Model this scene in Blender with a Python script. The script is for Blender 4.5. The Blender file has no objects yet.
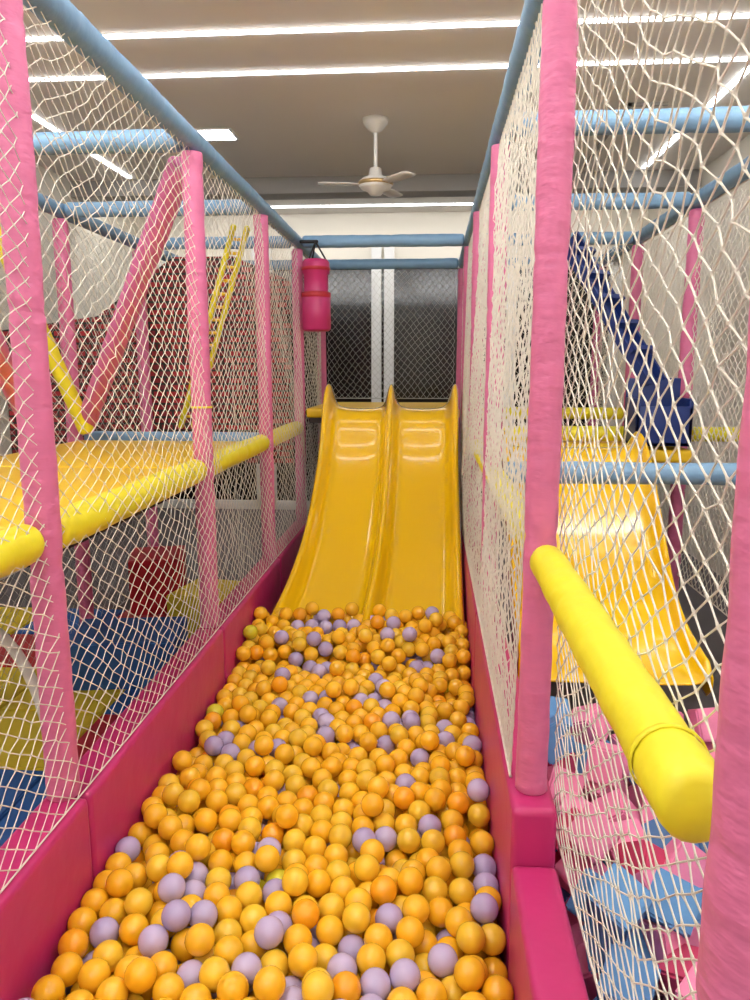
import bpy, bmesh, math, random
import numpy as np
from mathutils import Vector, Matrix, Euler
random.seed(7); np.random.seed(7)
scene=bpy.context.scene
EYE=1.6
# ---------------- helpers ----------------
def lin(c):
    out=[]
    for v in c:
        v=v/255.0
        out.append(v/12.92 if v<=0.04045 else ((v+0.055)/1.055)**2.4)
    return (out[0],out[1],out[2],1.0)
def setin(b,names,val):
    for n in names:
        if n in b.inputs:
            b.inputs[n].default_value=val; return
def mat(name,rgb,rough=0.5,bump=0.0,bscale=8.0,stretch=(1,1,1),coat=0.0,metal=0.0,var=0.0,emis=None,estr=0.0,sss=0.0,detail=3.0):
    m=bpy.data.materials.new(name); m.use_nodes=True
    nt=m.node_tree; b=nt.nodes['Principled BSDF']
    c=lin(rgb)
    b.inputs['Base Color'].default_value=c
    b.inputs['Roughness'].default_value=rough
    b.inputs['Metallic'].default_value=metal
    setin(b,['Coat Weight'],coat); setin(b,['Coat Roughness'],0.08)
    if emis:
        b.inputs['Emission Color'].default_value=lin(emis); b.inputs['Emission Strength'].default_value=estr
    if bump>0 or var>0:
        tc=nt.nodes.new('ShaderNodeTexCoord'); mp=nt.nodes.new('ShaderNodeMapping')
        mp.inputs['Scale'].default_value=stretch
        nz=nt.nodes.new('ShaderNodeTexNoise'); nz.inputs['Scale'].default_value=bscale; nz.inputs['Detail'].default_value=detail
        nt.links.new(tc.outputs['Object'],mp.inputs['Vector']); nt.links.new(mp.outputs[0],nz.inputs['Vector'])
        if bump>0:
            bp=nt.nodes.new('ShaderNodeBump'); bp.inputs['Strength'].default_value=bump; bp.inputs['Distance'].default_value=0.01
            nt.links.new(nz.outputs['Fac'],bp.inputs['Height']); nt.links.new(bp.outputs[0],b.inputs['Normal'])
        if var>0:
            mx=nt.nodes.new('ShaderNodeMix'); mx.data_type='RGBA'
            mx.inputs[6].default_value=(c[0]*(1-var),c[1]*(1-var),c[2]*(1-var),1)
            mx.inputs[7].default_value=(min(1,c[0]*(1+var)),min(1,c[1]*(1+var)),min(1,c[2]*(1+var)),1)
            nt.links.new(nz.outputs['Fac'],mx.inputs[0]); nt.links.new(mx.outputs[2],b.inputs['Base Color'])
    return m
M={}
M['pink']=mat('pink_vinyl',(212,112,154),0.45,0.6,16,(1,1,2.5),var=0.12)
M['pink2']=mat('pink_vinyl_brace',(208,108,162),0.45,0.5,14,var=0.08)
M['hot']=mat('magenta_vinyl',(190,44,108),0.4,0.4,9,(1,1,1),var=0.10)
M['blue']=mat('pale_blue_vinyl',(116,154,186),0.45,0.5,16,var=0.08)
M['lemon']=mat('lemon_vinyl',(234,220,40),0.42,0.6,14,var=0.08)
M['yel']=mat('yellow_mat',(236,192,32),0.35,0.15,6,var=0.05)
M['slide']=mat('yellow_glossy_fibreglass',(250,200,4),0.2,0.04,4,coat=1.0)
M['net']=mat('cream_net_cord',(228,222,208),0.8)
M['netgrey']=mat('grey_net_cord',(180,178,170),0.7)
M['wall']=mat('cream_paint',(228,222,208),0.8,0.05,40)
M['ceil']=mat('ceiling_paint',(232,227,220),0.8,0.03,30)
M['soffit']=mat('grey_soffit_paint',(160,158,154),0.7)
M['frame']=mat('white_frame',(225,225,222),0.4)
M['glass']=mat('night_glass',(16,16,18),0.15,coat=0.0)
M['navy']=mat('navy_plastic',(26,50,116),0.4,0.1,10)
M['white']=mat('white_plastic',(228,225,218),0.35)
M['led']=mat('led_strip_emitter',(255,255,255),0.5,emis=(250,251,255),estr=11)
M['led_unseen']=mat('led_unseen_fill_emitter',(255,255,255),0.5,emis=(252,252,252),estr=28)  # stronger emitter for the strips that stay out of view
M['brass']=mat('brass_band',(190,160,110),0.3,metal=0.8)
M['red']=mat('red_vinyl',(180,30,45),0.4,0.2,10)
M['fblue']=mat('foam_blue',(95,148,200),0.8,0.15,30)
M['mblue']=mat('mat_blue',(40,95,165),0.6,0.15,30)
M['fpink']=mat('foam_pink',(234,138,176),0.8,0.15,30)
M['fred']=mat('foam_rose',(205,65,105),0.8,0.15,30)
M['fyel']=mat('foam_yellow',(214,190,45),0.6,0.15,20)
M['floor']=mat('grey_floor_mat',(100,94,96),0.7,0.1,12)
M['dark']=mat('dark_underside',(58,48,50),0.8)
M['orange']=mat('orange_plastic',(240,95,25),0.35)
M['black']=mat('black_strap',(25,25,28),0.6)

def finish(o,ms,smooth=True,parent=None):
    if not isinstance(ms,(list,tuple)): ms=[ms]
    for m in ms: o.data.materials.append(m)
    if smooth and o.type=='MESH':
        o.data.polygons.foreach_set('use_smooth',[True]*len(o.data.polygons))
    scene.collection.objects.link(o)
    if parent: o.parent=parent
    return o
def mesh_obj(name,verts,faces,m,smooth=False,parent=None):
    me=bpy.data.meshes.new(name); me.from_pydata([tuple(v) for v in verts],[],faces); me.update()
    return finish(bpy.data.objects.new(name,me),m,smooth,parent)
def box(name,x0,x1,y0,y1,z0,z1,m,bev=0.0,parent=None,segs=2):
    bm=bmesh.new(); bmesh.ops.create_cube(bm,size=1)
    for v in bm.verts:
        v.co=Vector(((x0+x1)/2+v.co.x*(x1-x0),(y0+y1)/2+v.co.y*(y1-y0),(z0+z1)/2+v.co.z*(z1-z0)))
    if bev>0: bmesh.ops.bevel(bm,geom=bm.edges[:],offset=bev,segments=segs,affect='EDGES',profile=0.6)
    me=bpy.data.meshes.new(name); bm.to_mesh(me); bm.free()
    o=finish(bpy.data.objects.new(name,me),m,bev>0,parent)
    return o
def empty(name,loc=(0,0,0)):
    e=bpy.data.objects.new(name,None); e.empty_display_size=0.1; scene.collection.objects.link(e); return e
def tube(name,p0,p1,r,m,parent=None,seg=20,wr=0.04,sleeve=0.62,step=0.02,ties=(),flat=False):
    p0=Vector(p0);p1=Vector(p1); d=p1-p0; L=d.length; d.normalize()
    up=Vector((0,0,1)) if abs(d.z)<0.9 else Vector((0,1,0))
    a=d.cross(up).normalized(); b=d.cross(a).normalized()
    n=max(3,int(L/step)); rs=random.Random(int(abs(p0.x*131+p0.y*77+p1.z*31)*100)+5)
    ph=[rs.uniform(0,6.28) for _ in range(6)]
    V=[];F=[];mi=[]
    if flat:
        A=[(0,0.0),(0.001,0.97),(0.004,1.04)]; B=[(L-0.004,1.0),(L-0.001,0.97),(L,0.0)]
    else:
        A=[(0,0.0),(0.002,0.75),(0.01,0.95)]; B=[(L-0.01,0.95),(L-0.002,0.75),(L,0.0)]
    stations=A+[(0.02+(L-0.04)*i/n,1.0) for i in range(n+1)]+B
    for s,k in stations:
        q=(s%sleeve)/sleeve; dip=1.0
        if k==1.0 and min(q,1-q)*sleeve<0.011 and s>0.03: dip=0.92
        for j in range(seg):
            t=2*math.pi*j/seg
            w=wr*(math.sin(s*38+2*math.sin(t+ph[0])+ph[1])*0.4+math.sin(s*71+3*math.cos(t+ph[2])+ph[3])*0.3+math.sin(s*9+2*t+ph[4])*0.5)
            rr=r*k*dip*(1+w) if k>0 else r*0.02
            V.append(p0+d*s+a*(math.cos(t)*rr)+b*(math.sin(t)*rr))
    for i in range(len(stations)-1):
        for j in range(seg):
            F.append((i*seg+j,i*seg+(j+1)%seg,(i+1)*seg+(j+1)%seg,(i+1)*seg+j)); mi.append(0)
    F.append(tuple(range(seg))[::-1]); mi.append(0)
    F.append(tuple((len(stations)-1)*seg+j for j in range(seg))); mi.append(0)
    for s in ties:
        base=len(V)
        prof=[(-0.004,1.02),(-0.004,1.08),(0.004,1.08),(0.004,1.02)]
        for ds,k in prof:
            for j in range(seg):
                t=2*math.pi*j/seg
                V.append(p0+d*(s+ds)+a*(math.cos(t)*r*k)+b*(math.sin(t)*r*k))
        for i in range(3):
            for j in range(seg):
                F.append((base+i*seg+j,base+i*seg+(j+1)%seg,base+(i+1)*seg+(j+1)%seg,base+(i+1)*seg+j)); mi.append(1)
    o=mesh_obj(name,V,F,[m,M['lemon']],True,parent)
    o.data.polygons.foreach_set('material_index',mi)
    return o
def net(name,o,u,v,ul,vl,nrm,w=0.078,h=0.05,r=0.0017,m=None,sag=0.02,jit=0.0022,seed=0,knots=False):
    o=Vector(o);u=Vector(u);v=Vector(v);nrm=Vector(nrm)
    cu=bpy.data.curves.new(name,'CURVE'); cu.dimensions='3D'; cu.bevel_depth=r; cu.bevel_resolution=0; cu.use_fill_caps=False
    ns=int(ul/(w/2)); nr=int(vl/(h/2))
    rs=np.random.RandomState(seed)
    J=rs.normal(0,jit,(ns+3,nr+2,3))
    p=[rs.uniform(0,6.28) for _ in range(6)]
    for k in range(ns+1):
        pts=[]
        for j in range(nr+1):
            nid=k+((k+j)%2)
            x=min(max((nid-0.5)*w/2,0),ul); z=j*h/2
            e=min(1,min(x,ul-x)/0.15)*min(1,min(z,vl-z)/0.15)
            ox=0.012*math.sin(z*5+x*3+p[0])+0.008*math.sin(z*11-x*2+p[1])
            oz=0.014*math.sin(x*6+p[2])+0.010*math.sin(x*13+z*4+p[3])
            on=sag*math.sin(x*2.7+p[4])*math.sin(z*2.2+p[5])+0.2*sag*math.sin(x*9+z*7)
            jj=J[nid,j]
            pts.append(o+u*(x+(ox+jj[0])*e)+v*(z+(oz+jj[1])*e)+nrm*(on+jj[2])*e)
        co=[];rad=[]
        for j,P in enumerate(pts):
            if knots and j>0:
                Q=pts[j-1]; 
                A=Q.lerp(P,0.22); B=Q.lerp(P,0.78)
                co+=[A.x,A.y,A.z,1,B.x,B.y,B.z,1]; rad+=[0.95,0.95]
            co+=[P.x,P.y,P.z,1]; rad.append(1.7 if knots else 1.0)
        sp=cu.splines.new('POLY'); sp.points.add(len(rad)-1)
        sp.points.foreach_set('co',co); sp.points.foreach_set('radius',rad)
    for (A,B) in ((o,o+u*ul),(o+v*vl,o+u*ul+v*vl)):
        sp=cu.splines.new('POLY'); sp.points.add(1); sp.points[0].co=(*A,1); sp.points[1].co=(*B,1)
        sp.points[0].radius=1.8; sp.points[1].radius=1.8
    ob=bpy.data.objects.new(name,cu); cu.materials.append(m or M['net']); scene.collection.objects.link(ob)
    return ob

# ---------------- room shell ----------------
RX0,RX1,RY0,RY1,RZ=-3.3,2.3,-2.2,8.6,3.3
box('floor',RX0,RX1,RY0,RY1,-0.1,0,M['floor'])
box('ceiling',RX0,RX1,RY0,RY1,RZ,RZ+0.1,M['ceil'])
box('wall_left',RX0-0.1,RX0,RY0,RY1,0,RZ,M['wall'])
box('wall_right',RX1,RX1+0.1,RY0,RY1,0,RZ,M['wall'])
box('wall_near',RX0,RX1,RY0-0.1,RY0,0,RZ,M['wall'])
box('wall_far',RX0,RX1,RY1,RY1+0.1,0,RZ,M['wall'])
box('trim_1',RX0,RX1,7.0,7.25,3.16,RZ,M['soffit'],0.005)
w=empty('window_1')
box('glass',-3.2,2.0,8.56,8.6,0.05,2.75,M['glass'],parent=w)
for i,xx in enumerate((-3.22,-1.95,-1.83,-0.61,-0.47,0.75,0.87,1.98)):
    box('stile_%d'%i,xx-0.055,xx+0.055,8.5,8.56,0.03,2.95,M['frame'],0.004,w)
for i,zz in enumerate((0.05,2.75)):
    box('rail_%d'%i,-3.26,2.02,8.5,8.56,zz-0.05,zz+0.05,M['frame'],0.004,w)
def led(x0,x1,y0,y1,dep=0.012,mm='led'):
    e=empty('led_strip_or_fill_light')  # serves both the seen strips and the added unseen fill strips
    box('diffuser',x0,x1,y0,y1,RZ-dep,RZ-0.003,M[mm],parent=e)
    if x1-x0>y1-y0: box('backplate',x0,x1,y0-0.006,y1+0.006,RZ-0.003,RZ,M['frame'],parent=e)
    else: box('backplate',x0-0.006,x1+0.006,y0,y1,RZ-0.003,RZ,M['frame'],parent=e)
for yy in (-1.2,-0.5,0.5,1.2,2.1,2.6):
    led(-3.2,2.25,yy-0.017,yy+0.017,0.03,'led_unseen')  # added strips overhead and behind the camera, unseen, to brighten the room
for yy in (4.1,4.63): led(-3.2,2.25,yy-0.014,yy+0.014)
led(-2.6,1.7,8.18,8.22,mm='led')
led(-3.2,2.2,7.3,7.34,0.03,'led_unseen')  # bright strip tucked behind the soffit, hidden from the camera
led(1.76,1.8,4.75,6.9); led(-2.72,-2.68,4.75,6.9)
box('trim_2',1.25,1.5,5.3,5.32,RZ-0.02,RZ,M['soffit'])
box('trim_3',1.25,1.27,5.3,6.8,RZ-0.02,RZ,M['soffit'])
e=empty('recessed_downlight')
box('bezel',-1.70,-1.44,5.6,5.86,RZ-0.012,RZ,M['white'],0.003,e)
box('lens',-1.68,-1.46,5.62,5.84,RZ-0.016,RZ-0.011,M['led'],parent=e)

# ---------------- ceiling fan ----------------
def lathe(name,prof,loc,m,parent=None,seg=32):
    V=[];F=[]
    for (r,z) in prof:
        for j in range(seg):
            t=2*math.pi*j/seg; V.append((loc[0]+r*math.cos(t),loc[1]+r*math.sin(t),loc[2]+z))
    for i in range(len(prof)-1):
        for j in range(seg): F.append((i*seg+j,i*seg+(j+1)%seg,(i+1)*seg+(j+1)%seg,(i+1)*seg+j))
    return mesh_obj(name,V,F,m,True,parent)
fan=empty('ceiling_fan'); fx,fy=-0.40,5.5
lathe('canopy',[(0.001,0),(0.09,0),(0.085,-0.03),(0.05,-0.07),(0.02,-0.09)],(fx,fy,RZ),M['white'],fan)
lathe('rod',[(0.013,0),(0.013,-0.34)],(fx,fy,RZ-0.05),M['white'],fan)
lathe('motor',[(0.015,0.11),(0.04,0.10),(0.05,0.05),(0.09,0.035),(0.115,0.015),(0.12,-0.01),(0.10,-0.035),(0.06,-0.05),(0.04,-0.075),(0.001,-0.08)],(fx,fy,RZ-0.42),M['white'],fan)
lathe('trim_band',[(0.117,0.012),(0.124,0.004),(0.124,-0.008),(0.117,-0.014)],(fx,fy,RZ-0.42),M['brass'],fan)
for k in range(3):
    a0=math.radians(70+120*k); V=[]
    R=Matrix.Rotation(a0,4,'Z'); N=10
    for i in range(N+1):
        s=i/N; rr=0.1+0.30*s; ww=0.026+0.03*min(1,s*3)-(0.02 if i==N else 0)
        for sg,dz in ((-1,0.003),(1,-0.003)):
            p=R@Vector((rr,sg*ww,dz)); V.append((fx+p.x,fy+p.y,RZ-0.43+p.z))
    F=[(2*i,2*i+1,2*i+3,2*i+2) for i in range(N)]
    o=mesh_obj('blade_%d'%(k+1),V,F,M['white'],True,fan)
    md=o.modifiers.new('s','SOLIDIFY'); md.thickness=0.005

# ---------------- pit borders (padded) ----------------
pw=empty('padded_pit_border')
ys=[0.55,1.75,3.05,4.3,5.42]; yr_=[0.46,1.60,3.05,4.3,5.42]
for i in range(4):
    box('left_pad_%d'%i,-1.0,-0.88,ys[i]+0.004,ys[i+1]-0.004,0,0.5,M['hot'],0.018,pw,3)
    box('right_pad_%d'%i,0.20,0.305,yr_[i]+0.004,yr_[i+1]-0.004,0,0.47 if i<1 else 0.60,M['hot'],0.018,pw,3)
box('near_pad',-0.88,0.20,0.55,0.65,0,0.42,M['hot'],0.018,pw,3)
box('pit_base',-0.88,0.20,0.65,5.3,0.0,0.09,M['hot'],0.0,pw)

# ---------------- posts ----------------
PH=2.445
for i,yy in enumerate((0.55,1.75,3.08,4.3,5.45,6.6)):
    if yy>5: tube('padded_post',(-0.95,yy,0.0),(-0.95,yy,PH),0.040,M['pink'])
    else: tube('padded_post',(-0.95,yy,0.5),(-0.95,yy,PH),0.041,M['pink'],ties=(0.95,) if i in(2,) else (),flat=True)
    zz=0.0 if yy>5 else (0.47 if i<1 else 0.60)
    yr=0.545 if i==0 else (1.70 if i==1 else yy)
    tube('padded_post',(0.262 if i==0 else 0.255,yr,zz),(0.262 if i==0 else 0.255,yr,PH),0.041 if i==0 else 0.037,M['pink'],flat=True)
for yy in (1.75,3.08,4.3,5.45): 
    tube('padded_post',(-2.1,yy,0),(-2.1,yy,PH),0.043,M['pink'])
for yy in (3.0,4.3,5.45,6.6):
    tube('padded_post',(1.40,yy,0),(1.40,yy,PH),0.04,M['pink'])
def pipe(p0,p1,m='blue',r=0.042,name='padded_rail',**k): return tube(name,p0,p1,r,M[m],**k)
pipe((-0.95,0.2,2.49),(-0.95,6.64,2.49)); pipe((0.26,0.2,2.49),(0.26,6.64,2.49))
pipe((-2.1,1.7,2.49),(-2.1,6.64,2.49)); pipe((1.40,2.95,2.49),(1.40,6.64,2.49))
for yy in (3.08,4.3): 
    y2=2.98 if yy<4 else yy
    pipe((-2.06,yy,2.49),(-0.99,yy,2.49)); pipe((0.30,y2,2.49),(1.36,y2,2.49))
pipe((1.44,2.98,2.49),(2.28,2.98,2.49)); 
for yy in (5.45,6.6):
    pipe((-2.06,yy,2.49),(-0.99,yy,2.49)); pipe((-0.91,yy,2.49),(0.22,yy,2.49)); pipe((0.30,yy,2.49),(1.36,yy,2.49))
L='lemon'
for a,b in ((0.6,1.70),(1.80,3.03),(3.13,4.25),(4.35,5.40)):
    pipe((-0.965,a,1.19),(-0.965,b,1.19),L,0.050)
for a,b in ((0.68,1.66),(1.75,3.03),(3.13,4.25),(4.35,5.40)):
    pipe((0.264,a,1.18),(0.264,b,1.18),L,0.040,ties=(0.10,) if a<1 else ())
pipe((0.31,3.08,1.19),(1.36,3.08,1.19),'blue',0.045)
pipe((0.31,4.3,1.25),(1.36,4.3,1.25),L,0.042)
pipe((0.31,5.45,1.3),(1.36,5.45,1.3),L,0.042)
pipe((1.44,3.08,1.19),(2.28,3.08,1.19),'blue',0.045)
pipe((1.44,4.3,1.25),(2.28,4.3,1.25),L,0.042)
pipe((-2.06,4.36,1.2),(-0.99,4.36,1.2),'blue',0.042)
tube('leaning_brace',(-1.03,3.2,2.44),(-2.0,4.22,1.27),0.055,M['pink2'])
tube('leaning_brace',(-1.55,2.5,1.85),(-2.0,3.68,1.27),0.045,M['pink2'])
tube('yellow_brace',(-2.26,3.85,2.4),(-1.95,4.15,1.25),0.043,M['lemon'])
lad=empty('slanted_ladder')
A0=Vector((-1.1,4.62,2.45));A1=Vector((-1.6,4.98,1.22)); off=Vector((0.07,0.05,0))
tube('ladder_side_1',A0,A1,0.018,M['lemon'],lad); tube('ladder_side_2',A0-off,A1-off,0.018,M['lemon'],lad)
for i in range(1,16):
    P=A0.lerp(A1,i/16); tube('rung_%d'%i,P,P-off,0.010,M['yel'],lad,seg=10)

# ---------------- decks ----------------
def deck(name,x0,x1,y0,y1,z,m):
    e=empty(name)
    ny=max(1,round((y1-y0)/1.25))
    for j in range(ny):
        a=y0+(y1-y0)*j/ny+0.004; b=y0+(y1-y0)*(j+1)/ny-0.004
        box('cushion_%d'%j,x0,x1,a,b,z-0.07,z,m,0.02,e,3)
    box('board',x0+0.02,x1-0.02,y0+0.02,y1-0.02,z-0.11,z-0.07,M['dark'],0.0,e)
    return e
deck('yellow_play_deck',-2.05,-1.02,1.82,4.25,1.2,M['yel'])
deck('yellow_play_deck',-0.9,0.21,5.42,6.55,1.33,M['yel'])
deck('yellow_play_deck',0.33,1.34,3.92,5.4,1.2,M['yel'])

# ---------------- slides ----------------
def catmull(pts,n):
    P=[Vector(p) for p in pts]; P=[P[0]*2-P[1]]+P+[P[-1]*2-P[-2]]; out=[]
    for i in range(1,len(P)-2):
        for k in range(n):
            t=k/n; a,b,c,d=P[i-1],P[i],P[i+1],P[i+2]
            out.append(0.5*((2*b)+(c-a)*t+(2*a-5*b+4*c-d)*t*t+(3*b-a-3*c+d)*t**3))
    out.append(P[-2].copy()); return out
def slide(name,cx,halfw,path,section,flare=0.0,topr=0.0,m=None,shift=0.0):
    pts=catmull([(0,p[0],p[1]) for p in path],8); n=len(pts); V=[];F=[]; k=len(section)
    for i,p in enumerate(pts):
        a=pts[max(0,i-1)]; b=pts[min(n-1,i+1)]; t=(b-a).normalized()
        nv=Vector((0,t.z,-t.y)); 
        if nv.z<0: nv=-nv
        s=i/(n-1); q=max(0,s-0.55)/0.45; q=q*q*(3-2*q) if q<1 else 1; wd=halfw*(1+flare*q)
        hm=1.0+topr*math.exp(-((s-0.1)/0.1)**2)
        if s<0.05: hm*=0.55+9*s
        if s>0.93: hm*=1-(s-0.93)/0.07*0.6
        for (sx,h) in section:
            V.append((cx+shift*q+sx*wd,p.y+nv.y*h*hm,p.z+nv.z*h*hm))
    for i in range(n-1):
        for j in range(k-1): F.append((i*k+j,(i+1)*k+j,(i+1)*k+j+1,i*k+j+1))
    o=mesh_obj(name,V,F,m or M['slide'],True)
    md=o.modifiers.new('solid','SOLIDIFY'); md.thickness=0.012; md.offset=-1
    md=o.modifiers.new('sub','SUBSURF'); md.levels=1; md.render_levels=1
    return o
sec2=[(-1.0,-0.10),(-1.0,0.06),(-0.995,0.105),(-0.97,0.128),(-0.94,0.13),(-0.91,0.118),(-0.885,0.085),(-0.86,0.045),(-0.82,0.015),(-0.75,0.0),(-0.45,-0.006),(-0.18,0.0),(-0.115,0.015),(-0.08,0.05),(-0.055,0.09),(-0.03,0.12),(0,0.13)]
sec2=sec2+[(-x,h) for x,h in sec2[-2::-1]]
slide('double_slide',-0.273,0.463,[(5.40,1.335),(5.27,1.335),(5.16,1.27),(5.0,1.05),(4.79,0.86),(4.55,0.70),(4.3,0.56),(4.04,0.42),(3.8,0.31),(3.58,0.235),(3.42,0.20)],sec2,flare=0.10,topr=0.35,shift=-0.048)
sec1=[(-1,-0.08),(-1,0.05),(-0.98,0.08),(-0.94,0.085),(-0.9,0.06),(-0.87,0.02),(-0.8,0),(-0.4,0),(0,0)]
sec1=sec1+[(-x,h) for x,h in sec1[-2::-1]]
slide('yellow_slide',0.70,0.345,[(3.9,1.22),(3.75,1.21),(3.6,1.1),(3.4,0.88),(3.2,0.66),(3.0,0.53),(2.8,0.47),(2.7,0.455)],sec1,flare=0.04)

# ---------------- nets ----------------
X=(1,0,0);Y=(0,1,0);Z=(0,0,1)
tl=Vector((-0.045,0,1.96)).normalized()
net('safety_net',(-0.9,0.55,0.505),Y,tl,4.87,1.955,X,seed=1,r=0.0015,w=0.070,h=0.047,knots=True)
net('safety_net',(0.322,0.45,0.475),Y,Vector((-0.04,0,1.98)).normalized(),1.30,1.97,X,seed=2,r=0.0015,sag=0.006,w=0.068,h=0.045,knots=True)
net('safety_net',(0.21,1.74,0.605),Y,Vector((0.04,0,1.88)).normalized(),3.67,1.85,X,seed=12,r=0.0020,sag=0.01,w=0.046,h=0.045)
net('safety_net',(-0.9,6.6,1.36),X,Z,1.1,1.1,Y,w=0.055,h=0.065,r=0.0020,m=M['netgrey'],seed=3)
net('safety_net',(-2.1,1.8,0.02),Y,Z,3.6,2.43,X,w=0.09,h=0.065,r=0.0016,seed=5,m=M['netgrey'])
net('safety_net',(1.42,2.95,0.45),Y,Z,3.65,2.0,X,w=0.06,h=0.06,r=0.0024,seed=6)
net('safety_net',(0.32,5.47,0.3),X,Z,1.05,2.15,Y,w=0.06,h=0.065,r=0.0022,seed=8)
net('safety_net',(-0.95,5.5,0.1),Y,Z,1.05,2.35,X,w=0.07,h=0.06,r=0.0020,seed=9)
net('safety_net',(0.26,5.5,0.1),Y,Z,1.05,2.35,X,w=0.07,h=0.06,r=0.0020,seed=10)

# ---------------- balls ----------------
def make_balls():
    r=0.0355; x0,x1,y0=-0.88,0.20,0.66; yend=3.66
    N=2110
    pos=np.empty((N,3),dtype=np.float32)
    pos[:,0]=np.random.uniform(x0+r,x1-r,N); pos[:,1]=np.random.uniform(y0+r,yend-r,N)
    pos[:,2]=np.random.uniform(0.14,0.46,N)
    def floorz(y):
        return np.where(y>3.38, 0.205+np.clip(y-3.42,0,1)*0.2+r+0.005, 0.09+r)
    for it in range(330):
        if it%6==0:
            i=[];j=[]
            order=np.argsort(pos[:,1]); pos=pos[order]
            for s in range(0,N,150):
                e=min(N,s+150); e2=int(np.searchsorted(pos[:,1],pos[e-1,1]+2*r+0.02))
                d=pos[s:e,None,:]-pos[None,s:e2,:]; D2=(d**2).sum(-1)
                a,b=np.where(D2<(2*r+0.02)**2); a=a+s; b=b+s; k=a<b; i.append(a[k]); j.append(b[k])
            i=np.concatenate(i); j=np.concatenate(j)
        if it<270: pos[:,2]-=0.0022
        dv=pos[i]-pos[j]; dist=np.sqrt((dv**2).sum(1))+1e-9
        ov=np.clip(2*r-dist,0,None)*0.5
        c=dv/dist[:,None]*ov[:,None]*0.8
        for ax in range(3):
            pos[:,ax]+=np.bincount(i,c[:,ax],N)-np.bincount(j,c[:,ax],N)
        pos[:,0]=np.clip(pos[:,0],x0+r,x1-r); pos[:,1]=np.clip(pos[:,1],y0+r,yend-r*0.2)
        pos[:,2]=np.maximum(pos[:,2],floorz(pos[:,1]))
    bm=bmesh.new(); bmesh.ops.create_icosphere(bm,subdivisions=3,radius=r)
    bv=np.array([v.co[:] for v in bm.verts]); bf=np.array([[v.index for v in f.verts] for f in bm.faces]); bm.free()
    nv,nf=len(bv),len(bf)
    allv=(pos[:,None,:]+bv[None]).reshape(-1,3)
    allf=(bf[None]+(np.arange(N)*nv)[:,None,None]).reshape(-1,3)
    me=bpy.data.meshes.new('ball_pit_balls')
    me.vertices.add(len(allv)); me.vertices.foreach_set('co',allv.astype(np.float32).ravel())
    me.loops.add(len(allf)*3); me.loops.foreach_set('vertex_index',allf.astype(np.int32).ravel())
    me.polygons.add(len(allf)); me.polygons.foreach_set('loop_start',(np.arange(len(allf))*3).astype(np.int32))
    me.polygons.foreach_set('use_smooth',np.ones(len(allf),dtype=bool))
    me.update(calc_edges=True)
    pal=[lin(c) for c in ((250,190,42),(250,184,34),(244,196,52),(250,170,28),(196,180,214),(182,166,204),(216,206,50))]
    ch=np.random.choice(len(pal),N,p=[.35,.22,.21,.05,.08,.08,.01])
    cols=np.array(pal)[ch]; cols[:,:3]*=np.random.uniform(.92,1.04,(N,1))
    at=me.color_attributes.new('ball_color','FLOAT_COLOR','POINT')
    at.data.foreach_set('color',np.repeat(cols,nv,axis=0).astype(np.float32).ravel())
    m=bpy.data.materials.new('ball_plastic'); m.use_nodes=True; nt=m.node_tree; b=nt.nodes['Principled BSDF']
    a=nt.nodes.new('ShaderNodeAttribute'); a.attribute_name='ball_color'
    nt.links.new(a.outputs['Color'],b.inputs['Base Color']); b.inputs['Roughness'].default_value=0.15
    me.materials.append(m)
    o=bpy.data.objects.new('ball_pit_balls',me); scene.collection.objects.link(o)
make_balls()

# ---------------- foam cubes ----------------
def cubes(name,specs,ms):
    bm=bmesh.new()
    for (c,s,rot,mi) in specs:
        q=bmesh.new(); bmesh.ops.create_cube(q,size=1)
        for v in q.verts: v.co=Vector((v.co.x*s[0],v.co.y*s[1],v.co.z*s[2]))
        bmesh.ops.bevel(q,geom=q.edges[:],offset=0.006,segments=2,affect='EDGES')
        Mx=Matrix.Translation(c)@rot.to_matrix().to_4x4()
        vs=[bm.verts.new(Mx@v.co) for v in q.verts]
        q.verts.index_update()
        for f in q.faces:
            nf=bm.faces.new([vs[v.index] for v in f.verts]); nf.material_index=mi
        q.free()
    me=bpy.data.meshes.new(name); bm.to_mesh(me); bm.free()
    return finish(bpy.data.objects.new(name,me),ms,False)
sp=[]
for layer in range(4):
    for iy in range(15):
        for ix in range(7):
            x=0.44+ix*0.132+random.uniform(-.02,.02); y=0.68+iy*0.13+random.uniform(-.02,.02)
            z=0.07+layer*0.105+random.uniform(-.015,.015)
            if layer==3 and random.random()<0.45: continue
            mx=0.15 if layer==0 else 1.0
            sp.append((Vector((min(x,1.25),y,z)),(0.108,)*3,Euler((random.uniform(-mx,mx),random.uniform(-mx,mx),random.uniform(0,1.5))),random.choice([0,0,0,0,1,1,2])))
cubes('foam_cube_pile',sp,[M['fpink'],M['fblue'],M['fred']])
fp=empty('foam_pit_border')
box('outer_pad',1.35,1.40,0.5,2.9,0,0.45,M['hot'],0.015,fp); box('near_pad',0.33,1.35,0.48,0.56,0,0.42,M['hot'],0.015,fp)
cubes('red_soft_block',[(Vector((1.7,3.4,0.2)),(0.35,0.4,0.4),Euler((0,0,0.1)),0),(Vector((1.7,3.4,0.5)),(0.28,0.3,0.2),Euler((0,0,0.3)),0)],[M['red']])
cubes('blue_soft_block',[(Vector((1.8,2.75,0.22)),(0.4,0.4,0.44),Euler((0,0,0.2)),0)],[M['mblue']])
lathe('orange_ball',[(0.07*math.sin(math.pi*i/16)+0.0001,-0.07*math.cos(math.pi*i/16)) for i in range(17)],(1.66,3.35,0.67),M['orange'])

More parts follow.
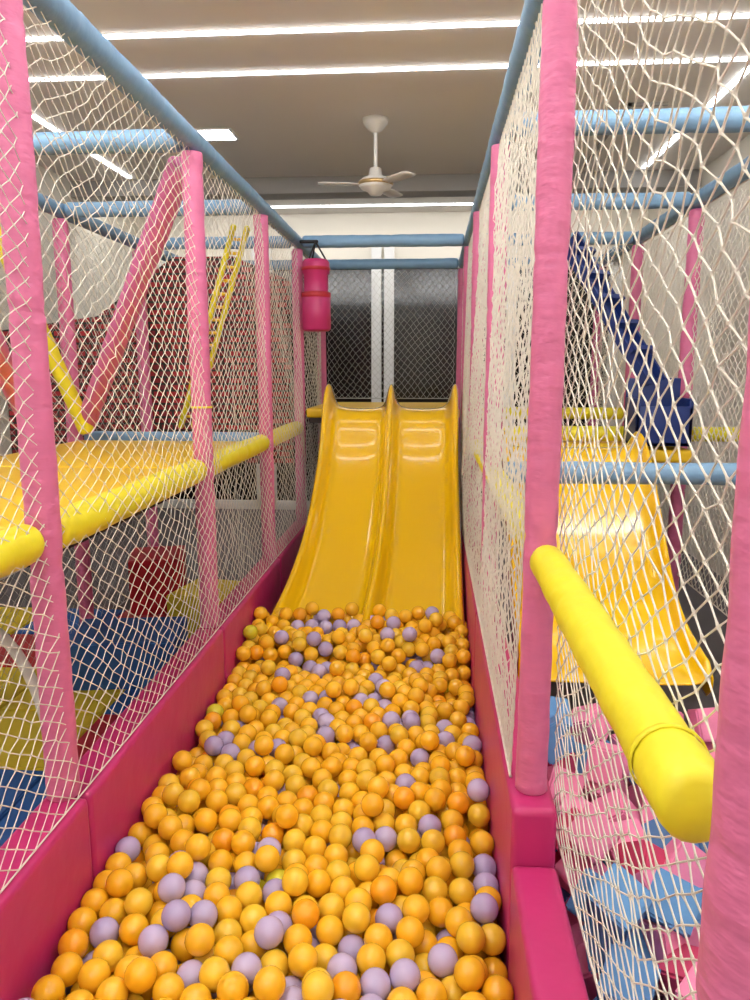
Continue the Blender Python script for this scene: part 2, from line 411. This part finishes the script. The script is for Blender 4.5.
# ---------------- navy chute + box ----------------
nb=empty('navy_ball_chute')
c0=Vector((0.78,4.75,2.38)); c1=Vector((1.16,4.12,1.52)); dd=(c1-c0).normalized(); sd=dd.cross(Vector((0,0,1))).normalized(); nn=sd.cross(dd).normalized()
V=[];F=[]
prof=[(-0.07,0.06),(-0.07,0),(0.07,0),(0.07,0.06),(0.055,0.06),(0.055,0.015),(-0.055,0.015),(-0.055,0.06)]
for i in range(11):
    P=c0.lerp(c1,i/10)
    for a,b in prof: V.append(P+sd*a+nn*b)
for i in range(10):
    for j in range(8): F.append((i*8+j,i*8+(j+1)%8,(i+1)*8+(j+1)%8,(i+1)*8+j))
mesh_obj('trough',V,F,M['navy'],False,nb)
for i in range(1,6):
    P=c0.lerp(c1,i/6)
    V=[P+sd*a+dd*b+nn*c for a in(-.08,.08) for b in(-.015,.015) for c in(0.05,0.09)]
    mesh_obj('step_%d'%i,V,[(0,1,3,2),(4,6,7,5),(0,4,5,1),(2,3,7,6),(0,2,6,4),(1,5,7,3)],M['navy'],False,nb)
bx,by,bz=1.18,4.02,1.22
box('box_base',bx-.14,bx+.14,by-.12,by+.12,bz,bz+.02,M['navy'],0.004,nb)
box('box_front',bx-.14,bx+.14,by-.12,by-.10,bz,bz+.2,M['navy'],0.004,nb)
box('box_back',bx-.14,bx+.14,by+.10,by+.12,bz,bz+.34,M['navy'],0.004,nb)
box('box_side_1',bx-.14,bx-.12,by-.12,by+.12,bz,bz+.24,M['navy'],0.004,nb)
box('box_side_2',bx+.12,bx+.14,by-.12,by+.12,bz,bz+.24,M['navy'],0.004,nb)

# ---------------- punching bag ----------------
pb=empty('hanging_punch_bag'); px,py,pz=-0.80,5.32,2.15
lathe('bag_body',[(0.001,-0.26),(0.085,-0.26),(0.10,-0.245),(0.10,-0.03),(0.09,-0.02),(0.085,-0.01),(0.085,0.12),(0.095,0.13),(0.095,0.2),(0.08,0.22),(0.001,0.22)],(px,py,pz-0.02),M['hot'],pb)
lathe('bag_band',[(0.096,0.125),(0.10,0.13),(0.10,0.145),(0.096,0.15)],(px,py,pz),M['red'],pb)
lathe('bag_band_lower',[(0.088,-0.015),(0.103,-0.02),(0.103,-0.05),(0.099,-0.055)],(px,py,pz),M['red'],pb)
for k in range(3):
    t=k*2.09; 
    tube('strap_%d'%k,(px+0.07*math.cos(t),py+0.07*math.sin(t),pz+0.2),(px,py,2.47),0.006,M['black'],pb,seg=8,wr=0)
tube('hanger_bar',(-0.91,py,2.47),(px+0.02,py,2.47),0.012,M['black'],pb,seg=10,wr=0)

# ---------------- brick-pattern climbing panel (left back) ----------------
m=bpy.data.materials.new('red_block_pattern'); m.use_nodes=True; nt=m.node_tree; b=nt.nodes['Principled BSDF']
tc=nt.nodes.new('ShaderNodeTexCoord'); mp=nt.nodes.new('ShaderNodeMapping'); mp.inputs['Rotation'].default_value=(math.pi/2,0,0)
br=nt.nodes.new('ShaderNodeTexBrick'); br.inputs['Scale'].default_value=7; br.inputs['Color1'].default_value=lin((180,40,52)); br.inputs['Color2'].default_value=lin((115,26,36)); br.inputs['Mortar'].default_value=lin((42,42,38)); br.inputs['Mortar Size'].default_value=0.06
br.inputs['Brick Width'].default_value=0.7; br.inputs['Row Height'].default_value=0.35
nt.links.new(tc.outputs['Object'],mp.inputs['Vector']); nt.links.new(mp.outputs[0],br.inputs['Vector']); nt.links.new(br.outputs['Color'],b.inputs['Base Color'])
b.inputs['Roughness'].default_value=0.6
V=[(-3.25,5.6,0.9),(-1.04,5.6,0.9),(-1.04,5.6,2.25),(-1.45,5.6,2.42),(-1.9,5.6,2.42),(-2.5,5.6,2.0),(-3.25,5.6,1.9)]
V2=[(x,y+0.06,z) for x,y,z in V]; n=len(V)
mesh_obj('red_climbing_panel',V+V2,[tuple(range(n)),tuple(range(2*n-1,n-1,-1))]+[(i,(i+1)%n+0,n+(i+1)%n,n+i) for i in range(n)],m)

# ---------------- lower left: floor mats & blocks ----------------
sp=[]
for iy in range(8):
    for ix in range(4):
        sp.append((Vector((-1.25-ix*0.5,0.9+iy*0.5,0.02)),(0.49,0.49,0.036),Euler((0,0,0)),[1,0,2,0,1,2,0,1,2,1,0][(ix*3+iy*2+ix*iy)%11]))
cubes('foam_floor_mats',sp,[M['mblue'],M['fyel'],M['red']])
cubes('blue_soft_block',[(Vector((-1.55,3.6,0.16)),(0.55,0.4,0.24),Euler((0,0,0.15)),0)],[M['mblue']])
cubes('yellow_soft_block',[(Vector((-1.3,4.3,0.17)),(0.4,0.4,0.26),Euler((0,0,-0.2)),0)],[M['fyel']])
cubes('red_soft_block',[(Vector((-1.8,4.75,0.22)),(0.35,0.4,0.36),Euler((0,0,0.3)),0)],[M['red']])
V=[];F=[]
for i in range(25):
    t=math.pi*i/24; c=Vector((-1.72+0.28*math.cos(t),2.6,0.04+0.62*math.sin(t))); rad=Vector((math.cos(t),0,math.sin(t)))
    for j in range(10):
        q=2*math.pi*j/10; V.append(c+rad*(0.022*math.cos(q))+Vector((0,0.022*math.sin(q),0)))
for i in range(24):
    for j in range(10): F.append((i*10+j,i*10+(j+1)%10,(i+1)*10+(j+1)%10,(i+1)*10+j))
mesh_obj('white_play_arch',V,F,M['white'],True)

# ---------------- world + camera ----------------
wd=bpy.data.worlds.new('World'); scene.world=wd; wd.use_nodes=True
wd.node_tree.nodes['Background'].inputs[0].default_value=(1,0.97,0.92,1); wd.node_tree.nodes['Background'].inputs[1].default_value=0.3
cam=bpy.data.cameras.new('Camera'); co=bpy.data.objects.new('Camera',cam); scene.collection.objects.link(co)
cam.sensor_fit='HORIZONTAL'; cam.sensor_width=36; cam.lens=36; cam.clip_start=0.02
co.location=(0,0,EYE); co.rotation_euler=(math.radians(90-9.8),0,math.radians(4.2))
scene.camera=co
scene.view_settings.view_transform='Standard'
scene.view_settings.look='None'
